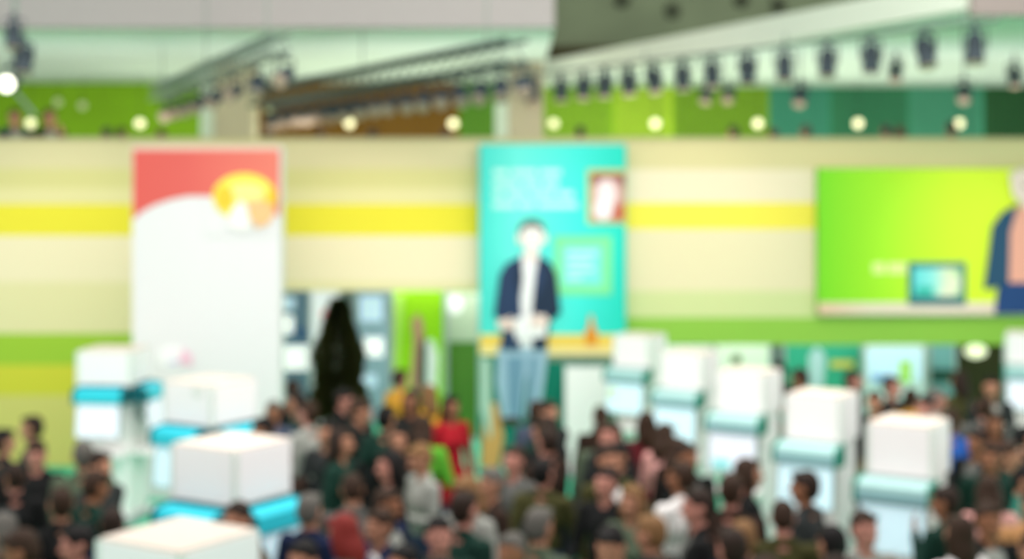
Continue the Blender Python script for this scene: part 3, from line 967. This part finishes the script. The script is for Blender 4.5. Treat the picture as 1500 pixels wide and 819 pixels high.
        lp = (np.abs(h[:, 0]) < 0.024) & (np.abs(h[:, 2] - 1.573) < 0.007) & (h[:, 1] < -0.06)
        tg[lp & (tg == 0)] = 6
        for m in ('skin_light', 'cloth_black', 'cloth_white', 'trouser_dark', 'shoe_black', 'eye_dark', 'lip'):
            me.materials.append(MATS[m])
        me.polygons.foreach_set('material_index', tg)
        me.polygons.foreach_set('use_smooth', [True] * nf)
        return me


SKIN = {'light': (178, 128, 102), 'tan': (144, 98, 72), 'pink': (188, 132, 116)}
CLOTH = {'black': (20, 22, 22), 'charcoal': (44, 48, 48), 'dark green': (18, 52, 42), 'navy': (24, 36, 66), 'dark brown': (48, 34, 26),
         'grey': (92, 94, 90), 'grey green': (84, 98, 78), 'pale grey': (150, 154, 146), 'white': (236, 236, 232), 'red': (158, 22, 34),
         'bright green': (96, 176, 52), 'mustard': (206, 152, 44), 'blue': (40, 92, 172), 'olive': (66, 66, 34), 'tan': (188, 140, 92),
         'maroon': (92, 28, 34), 'pink': (226, 168, 160), 'teal': (40, 120, 104), 'slate': (74, 84, 104)}
HAIR = {'black': (16, 14, 13), 'dark brown': (40, 28, 20), 'brown': (50, 34, 22), 'grey': (92, 90, 84), 'blond': (124, 92, 58), 'red': (120, 38, 32)}
for k_, c_ in SKIN.items():
    mat('skin_' + k_, c_, 0.55)
for k_, c_ in CLOTH.items():
    mat('cloth_' + k_, c_, 0.85, grain=0.15, scale=40)
for k_, c_ in HAIR.items():
    mat('hair_' + k_, c_, 0.6, grain=0.3, scale=60)
mat('trouser_dark', (24, 26, 30), 0.85)
mat('trouser_jeans', (50, 66, 92), 0.85)
mat('trouser_khaki', (120, 106, 82), 0.85)
mat('shoe_black', (18, 16, 16), 0.4)
mat('eye_dark', (40, 32, 28), 0.3)
mat('lip', (180, 110, 100), 0.5)


def hair_mesh(name, M, long_):
    mb = MB()
    mb.ball((0, 0.022, 1.664), (0.083, 0.096, 0.096), 20, 14)
    mb.ball((0, 0.042, 1.632), (0.080, 0.074, 0.094), 18, 12)
    mb.tube((-0.05, -0.062, 1.722), (0.05, -0.062, 1.722), 0.022, 0.022, 10)
    if long_:
        mb.ball((0, 0.065, 1.52), (0.088, 0.055, 0.13), 16, 12)
        for s in (-1, 1):
            mb.ball((s * 0.078, 0.01, 1.575), (0.026, 0.05, 0.11), 12, 10)
    tmp = link('tmp', mb.mesh('tmp'))
    rm = tmp.modifiers.new('fuse', 'REMESH')
    rm.mode, rm.voxel_size = 'VOXEL', 0.012
    sm = tmp.modifiers.new('smooth', 'SMOOTH')
    sm.iterations = 3
    me = bpy.data.meshes.new_from_object(tmp.evaluated_get(bpy.context.evaluated_depsgraph_get()))
    bpy.data.objects.remove(tmp)
    me.name = name
    me.transform(M)
    me.materials.append(MATS['hair_dark brown'])
    me.polygons.foreach_set('use_smooth', [True] * len(me.polygons))
    return me


PROTO = []


def proto(pose, jacket, long_, coat=False, bust=False):
    b = Body()
    wide = 0.165 if bust else 0.185
    b.trunk(wide, 0.158 if bust else 0.172, 0.172 if bust else 0.165, coat, bust)
    if pose == 'stand':
        b.head(0.05, 0.1)
        for s in (-1, 1):
            b.arm(s, (0.245, 0.03, 1.13), (0.25, -0.03, 0.885), (-1, 0.1, 0), wide)
            b.leg(s, (0.10, -0.012, 0.49), (0.105, 0.02, 0.095))
    elif pose == 'walk':
        b.head(0.0, -0.15)
        b.arm(1, (0.235, 0.10, 1.14), (0.235, 0.06, 0.90), (-1, 0, 0), wide)
        b.arm(-1, (0.24, -0.06, 1.14), (0.225, -0.22, 0.96), (-1, 0, 0), wide)
        b.leg(1, (0.095, -0.16, 0.52), (0.095, -0.22, 0.105))
        b.leg(-1, (0.095, 0.06, 0.50), (0.10, 0.26, 0.13))
    elif pose == 'hold':           # both hands in front of the chest, looking down at them
        b.head(0.32, 0.0)
        for s in (-1, 1):
            b.arm(s, (0.25, -0.02, 1.14), (0.10, -0.25, 1.20), (-0.5, -0.2, 1), wide)
            b.leg(s, (0.10, -0.012, 0.49), (0.105, 0.02, 0.095))
    elif pose == 'raise':          # one hand lifted to the chin
        b.head(0.08, 0.25)
        b.arm(1, (0.25, -0.05, 1.15), (0.10, -0.19, 1.40), (-0.7, 0.6, 0.3), wide)
        b.arm(-1, (0.25, 0.02, 1.13), (0.06, -0.19, 1.10), (0.2, 1, 0.1), wide)
        b.leg(1, (0.10, -0.02, 0.49), (0.12, 0.02, 0.095))
        b.leg(-1, (0.10, -0.05, 0.49), (0.11, -0.02, 0.095))
    nm = 'person_%s' % pose
    hm = hair_mesh('hair', b.headM, long_)
    return b.build('body', jacket), hm


PROTO = {
    'stand': proto('stand', True, False), 'walk': proto('walk', False, False), 'hold': proto('hold', False, False),
    'raise': proto('raise', True, False), 'coat': proto('stand', False, True, True, True), 'woman': proto('hold', False, True, False, True)}
PLONG = {'coat': True, 'woman': True}


def person(loc, rz, sc, pose, hair, top, skin_, shirt='white', leg='dark'):
    bme, hme = PROTO[pose]
    o = link('person', bme)
    o.location, o.rotation_euler, o.scale = loc, (0, 0, rz), (sc, sc, sc)
    for i, m in ((0, 'skin_' + skin_), (1, 'cloth_' + top), (2, 'cloth_' + shirt), (3, 'trouser_' + leg)):
        o.material_slots[i].link = 'OBJECT'
        o.material_slots[i].material = MATS[m]
    h = link('hair', hme, o)
    h.material_slots[0].link = 'OBJECT'
    h.material_slots[0].material = MATS['hair_' + hair]
    return o


# head position in the photograph, hair, top, pose ('' = any), skin
CROWD = [
    # cluster by the striped wall
    (46, 628, 'dark brown', 'charcoal', ''), (6, 648, 'black', 'black', 'walk'), (62, 672, 'brown', 'black', ''), (22, 706, 'dark brown', 'black', 'stand'),
    (98, 672, 'grey', 'grey green', 'stand'), (128, 692, 'dark brown', 'charcoal', 'walk'), (112, 716, 'brown', 'dark green', 'hold'), (76, 744, 'brown', 'black', 'walk'),
    (20, 772, 'grey', 'black', 'coat'), (118, 762, 'dark brown', 'navy', 'stand'), (50, 800, 'brown', 'black', ''), (98, 806, 'black', 'charcoal', ''),
    (2, 812, 'black', 'black', ''), (36, 738, 'brown', 'dark brown', ''), (2, 712, 'black', 'charcoal', ''), (134, 808, 'dark brown', 'black', ''),
    # by the banner and in front of the opening
    (396, 604, 'grey', 'slate', 'stand'), (428, 572, 'dark brown', 'black', ''), (446, 590, 'black', 'dark green', ''), (462, 612, 'brown', 'pale grey', 'stand'),
    (488, 588, 'black', 'black', ''), (512, 602, 'brown', 'black', 'hold'), (536, 606, 'dark brown', 'charcoal', ''), (560, 618, 'black', 'dark green', 'walk'),
    (586, 556, 'brown', 'mustard', 'stand'), (598, 592, 'dark brown', 'black', 'coat'), (628, 580, 'blond', 'mustard', 'coat'), (655, 592, 'black', 'red', 'coat'),
    (690, 594, 'brown', 'black', 'stand'), (432, 626, 'black', 'black', ''), (476, 640, 'black', 'charcoal', ''), (508, 646, 'black', 'black', 'coat'),
    (540, 650, 'dark brown', 'dark green', ''), (576, 648, 'black', 'black', ''), (622, 640, 'brown', 'bright green', 'woman'), (600, 676, 'blond', 'pale grey', 'hold'),
    (692, 668, 'black', 'black', ''), (462, 678, 'brown', 'dark brown', 'hold'),
    (494, 684, 'brown', 'black', 'raise'), (530, 690, 'black', 'dark green', ''), (564, 694, 'black', 'black', 'coat'),
    (640, 730, 'blond', 'pale grey', 'woman'), (692, 736, 'grey', 'dark brown', 'stand'), (668, 704, 'black', 'charcoal', ''), (722, 700, 'black', 'black', 'coat'),
    (486, 742, 'brown', 'grey', 'hold'), (520, 744, 'grey', 'navy', 'stand'), (552, 742, 'brown', 'navy', 'stand'), (582, 744, 'red', 'slate', 'woman'),
    (612, 758, 'brown', 'navy', 'stand'), (450, 756, 'dark brown', 'grey green', 'stand'), (470, 792, 'brown', 'black', ''), (660, 782, 'black', 'dark green', ''),
    (700, 792, 'dark brown', 'dark brown', ''), (508, 800, 'black', 'navy', ''), (548, 804, 'brown', 'dark green', ''), (600, 806, 'black', 'navy', ''),
    (640, 812, 'dark brown', 'black', ''), (736, 742, 'black', 'black', ''), (724, 770, 'dark brown', 'dark green', ''),
    # below the turquoise poster
    (768, 650, 'black', 'dark green', 'hold'), (788, 606, 'brown', 'slate', 'stand'), (812, 614, 'dark brown', 'charcoal', ''), (778, 692, 'brown', 'grey', 'walk'),
    (752, 708, 'black', 'dark green', 'coat'), (764, 738, 'grey', 'grey green', 'stand'), (802, 772, 'black', 'black', 'hold'), (772, 792, 'grey', 'grey', ''),
    (800, 660, 'dark brown', 'dark brown', ''), (744, 664, 'black', 'black', ''), (738, 640, 'dark brown', 'black', ''), (806, 712, 'black', 'olive', 'walk'),
    (832, 640, 'dark brown', 'black', ''), (856, 638, 'brown', 'grey green', 'coat'), (880, 612, 'brown', 'dark brown', ''), (886, 646, 'brown', 'charcoal', 'walk'),
    (908, 634, 'brown', 'maroon', ''), (902, 668, 'dark brown', 'olive', 'stand'), (928, 676, 'brown', 'dark brown', 'woman'), (868, 676, 'black', 'black', 'stand'),
    (936, 648, 'brown', 'pink', 'woman'), (958, 672, 'dark brown', 'black', 'stand'), (960, 722, 'blond', 'grey green', 'coat'), (918, 712, 'black', 'black', 'coat'),
    (896, 706, 'black', 'black', 'walk'), (992, 706, 'brown', 'white', 'stand'), (1008, 716, 'brown', 'dark brown', 'stand'), (1040, 702, 'brown', 'black', 'coat'),
    (990, 780, 'blond', 'charcoal', 'raise'), (1016, 786, 'blond', 'navy', 'stand'), (938, 750, 'black', 'dark green', ''), (962, 800, 'brown', 'dark brown', ''),
    (1028, 744, 'dark brown', 'black', 'stand'), (1086, 716, 'dark brown', 'charcoal', 'stand'), (1104, 770, 'brown', 'olive', 'hold'), (1062, 782, 'dark brown', 'black', ''),
    (1140, 776, 'black', 'slate', 'stand'), (1172, 776, 'brown', 'pale grey', 'stand'), (1084, 806, 'brown', 'black', ''), (1150, 810, 'dark brown', 'dark green', ''),
    # beyond the slanting kiosk row
    (1288, 566, 'black', 'black', ''), (1316, 588, 'brown', 'mustard', 'stand'), (1340, 584, 'grey', 'pale grey', 'stand'), (1362, 592, 'black', 'charcoal', ''),
    (1272, 586, 'dark brown', 'dark brown', ''), (1302, 586, 'black', 'charcoal', ''), (1158, 548, 'black', 'black', ''), (1232, 560, 'brown', 'grey', 'walk'),
    (1206, 556, 'dark brown', 'teal', ''), (1424, 598, 'brown', 'grey', 'stand'), (1402, 620, 'brown', 'blue', 'walk'), (1452, 620, 'brown', 'maroon', 'coat'),
    (1446, 642, 'black', 'black', 'stand'), (1478, 646, 'black', 'black', ''), (1426, 664, 'dark brown', 'dark green', ''), (1468, 672, 'brown', 'dark green', ''),
    (1430, 712, 'brown', 'pink', 'woman'), (1486, 702, 'black', 'teal', ''), (1490, 742, 'brown', 'tan', 'hold'), (1452, 758, 'brown', 'black', 'stand'),
    (1426, 790, 'brown', 'white', 'coat'), (1478, 796, 'black', 'charcoal', ''), (1400, 672, 'black', 'charcoal', ''), (1404, 740, 'dark brown', 'dark green', ''),
    (1410, 560, 'dark brown', 'olive', ''), (1446, 566, 'black', 'charcoal', ''),
]
pr = random.Random(21)
men = ['stand', 'walk', 'hold', 'raise', 'stand', 'coat']
folk = []
for (x, y, hr, tp_, pose) in CROWD:
    pose0 = pose
    pose = pose or pr.choice(men)
    sc = pr.uniform(1.15, 1.24)
    Y = F * (CAMZ - 1.63 * sc) / (y - HZ)
    folk.append(dict(pose0=pose0, x=x, y=y, hair=hr, top=tp_, pose=pose, sc=sc, X=(x - 750) * Y / F, Y=Y, X0=(x - 750) * Y / F, Y0=Y))
# keep people from standing inside each other, the kiosks or the boards
BOARDS = [(-1.84, 26.4, 1.4)]
for it in range(24):
    for i, a in enumerate(folk):
        for b_ in folk[i + 1:]:
            dx, dy = a['X'] - b_['X'], a['Y'] - b_['Y']
            dd = math.hypot(dx, dy)
            if dd < 0.70:
                ux, uy = (dx / dd, dy / dd) if dd > 1e-3 else (1, 0)
                ux, uy = ux * 0.55, (abs(uy) + 0.2) * (1 if dy >= 0 else -1)
                k_ = (0.71 - dd) / 2
                a['X'] += ux * k_; a['Y'] += uy * k_
                b_['X'] -= ux * k_; b_['Y'] -= uy * k_
        for (kx, ky, kw_) in KIOSKS:
            dx, dy = a['X'] - kx, a['Y'] - ky
            dd = math.hypot(dx, dy)
            lim = kw_ * 0.70 + 0.54
            if dd < lim:
                a['X'] += dx / dd * (lim - dd)
                a['Y'] += dy / dd * (lim - dd)
        # an open lane of carpet runs up to the turquoise poster
        xp = 750 + F * a['X'] / a['Y']
        half = 10 + 0.22 * F / a['Y']
        if abs(xp - 842) < half and a['Y'] < 20:
            a['X'] = (842 + (half if xp > 842 else -half) - 750) * a['Y'] / F
        # walls, poster and banner
        if 23.1 < a['Y'] < 24.7 and (a['X'] < xw(412) or a['X'] > xw(705)):
            a['Y'] = 23.1 if a['Y'] < 24 else 24.7
        if -6.0 < a['X'] < -3.3 and 21.0 < a['Y'] < 22.1:
            a['Y'] = 21.0

keep = []
for a in sorted(folk, key=lambda q_: (q_['pose0'] == '', -q_['y'])):
    xp, yp = 750 + F * a['X'] / a['Y'], HZ + F * (CAMZ - 1.63 * a['sc']) / a['Y']
    if a['Y'] < 20 and abs(xp - 842) < 6 + 0.2 * F / a['Y']:
        continue
    if 696 < xp < 742 and yp < 690:      # the printed table leg stays in view
        continue
    if all(math.hypot(a['X'] - b_['X'], a['Y'] - b_['Y']) > 0.67 for b_ in keep) and \
            all(math.hypot(a['X'] - k_[0], a['Y'] - k_[1]) > k_[2] * 0.70 + 0.48 for k_ in KIOSKS):
        keep.append(a)
folk = keep
for a in folk:
    a['x'] = 750 + F * a['X'] / a['Y']
    a['y'] = HZ + F * (CAMZ - 1.63 * a['sc']) / a['Y']
NUM = {1: 'leftmost', 2: 'second from left', 3: 'third from left', 4: 'fourth from left', 5: 'fifth from left', 6: 'sixth from left', 7: 'seventh from left', 8: 'eighth from left'}


def zone(x, y):
    if x < 200:
        return ('upper crowd by striped wall', 'visitors by the striped wall') if y < 700 else ('lower crowd by striped wall', 'visitors by the striped wall')
    if x < 720:
        if y < 630:
            return 'before the wide opening', 'visitors before the wide opening'
        if y < 725:
            return 'mid crowd past large kiosk', 'visitors in the middle of the crowd'
        return 'front crowd past large kiosk', 'visitors at the front of the crowd'
    if x < 1060 and y < 695:
        return 'just below turquoise poster', 'visitors below the turquoise poster'
    if x < 1240 and y >= 695:
        return 'bottom edge below poster', 'visitors at the front by the slanting kiosks'
    if y < 605:
        return 'behind slanting kiosk row', 'visitors behind the slanting kiosks'
    return 'right of nearest slanting kiosk', 'visitors right of the slanting kiosks'


by = {}
for p_ in folk:
    p_['zone'], p_['group'] = zone(p_['x'], p_['y'])
    p_['garment'] = 'coat' if p_['pose'] == 'coat' else ('jacket' if p_['pose'] in ('stand', 'raise') else 'top')
    p_['len'] = 'long ' if p_['pose'] in PLONG else ''
    by.setdefault((p_['len'], p_['hair'], p_['top'], p_['garment'], p_['zone']), []).append(p_)
for key, lst in by.items():
    lst.sort(key=lambda q: q['x'])
    for i, q in enumerate(lst):
        base = 'person, %s%s hair, %s %s, %s' % (q['len'], q['hair'], q['top'], q['garment'], q['zone'])
        q['label'] = base + ('' if len(lst) == 1 else ', ' + NUM[i + 1])
for q in folk:
    to_cam = math.atan2(-q['X'], q['Y'])
    turns = [v + pr.uniform(-.3, .3) for v in pr.sample([0, 0.5, -0.7, 1.3, -1.3, 2.6, 3.3, 3.0, -2.4], 9)]

    def room(v):                          # free space in front of the chest and beside both arms
        worst = 9.0
        for dx_, dy_ in ((0, -0.42), (0.3, -0.05), (-0.3, -0.05)):
            wx, wy = q['X'] + dx_ * math.cos(v) - dy_ * math.sin(v), q['Y'] + dx_ * math.sin(v) + dy_ * math.cos(v)
            for b_ in folk:
                if b_ is not q:
                    worst = min(worst, math.hypot(wx - b_['X'], wy - b_['Y']))
            for k_ in KIOSKS:
                worst = min(worst, math.hypot(wx - k_[0], wy - k_[1]) - 0.2)
        return worst
    good = [v for v in turns if room(v) > 0.44]
    rz = good[0] if good else max(turns, key=room)
    o = person((q['X'], q['Y'], 0), rz, q['sc'], q['pose'], q['hair'], q['top'], pr.choice(['light', 'tan', 'pink', 'light']),
               pr.choice(['grey', 'pale grey', 'slate', 'white', 'charcoal']), pr.choice(['dark', 'dark', 'jeans', 'khaki']))
    tag(o, q['label'], 'person', q['group'])

# visitors on the gallery
GAL = [(22, 170, 25.0, 'brown', 'navy', 'stand', 'person in navy jacket at the parapet below the lamp pole'),
       (72, 170, 25.0, 'brown', 'black', 'raise', 'person in black jacket at the parapet beside a globe lamp'),
       (156, 199, 29.6, 'black', 'black', 'stand', 'dark head above the parapet, first of a pair before green wall'),
       (178, 199, 30.7, 'dark brown', 'black', 'walk', 'dark head above the parapet, second of the pair before green wall'),
       (236, 201, 29.8, 'brown', 'charcoal', 'stand', 'dark head above the banner, right of the lit globe lamp'),
       (394, 199, 29.8, 'black', 'black', 'stand', 'dark head above the parapet at the start of brown slats'),
       (470, 200, 29.9, 'dark brown', 'charcoal', 'hold', 'dark head above the parapet left of the brown slat lamp'),
       (546, 200, 29.8, 'black', 'dark brown', 'stand', 'dark head above the parapet right of the brown slat lamp'),
       (652, 201, 29.8, 'brown', 'maroon', 'coat', 'reddish brown head above the parapet below the last brown slats'),
       (850, 197, 29.6, 'black', 'black', 'stand', 'dark head above the turquoise poster'),
       (1074, 197, 29.7, 'black', 'dark green', 'stand', 'dark head above the parapet before the last green slats'),
       (1180, 196, 29.7, 'dark brown', 'black', 'stand', 'dark head above the parapet before the first teal slats'),
       (1132, 200, 29.7, 'dark brown', 'dark brown', 'stand', 'low brown head where green slats meet teal slats'),
       (1298, 195, 29.6, 'black', 'black', 'stand', 'dark head above the green poster, first of a close pair'),
       (1318, 197, 30.8, 'brown', 'maroon', 'coat', 'brown head above the green poster, second of a close pair'),
       (1394, 190, 28.4, 'black', 'black', 'stand', 'largest dark head above the parapet, under the last globe lamp')]
for x, y, Y, hr, tp_, pose, lab in GAL:
    c = P(x, y - (4 if x > 100 else 0), Y)
    o = person((c.x, Y, 3.9), pr.uniform(-.5, .5) + (math.pi if x > 100 else 0.6), min(1.30, max(1.12, (c.z - 3.9) / 1.65)), pose, hr, tp_, 'light', 'pale grey')
    tag(o, lab, 'person', 'visitors on the gallery')
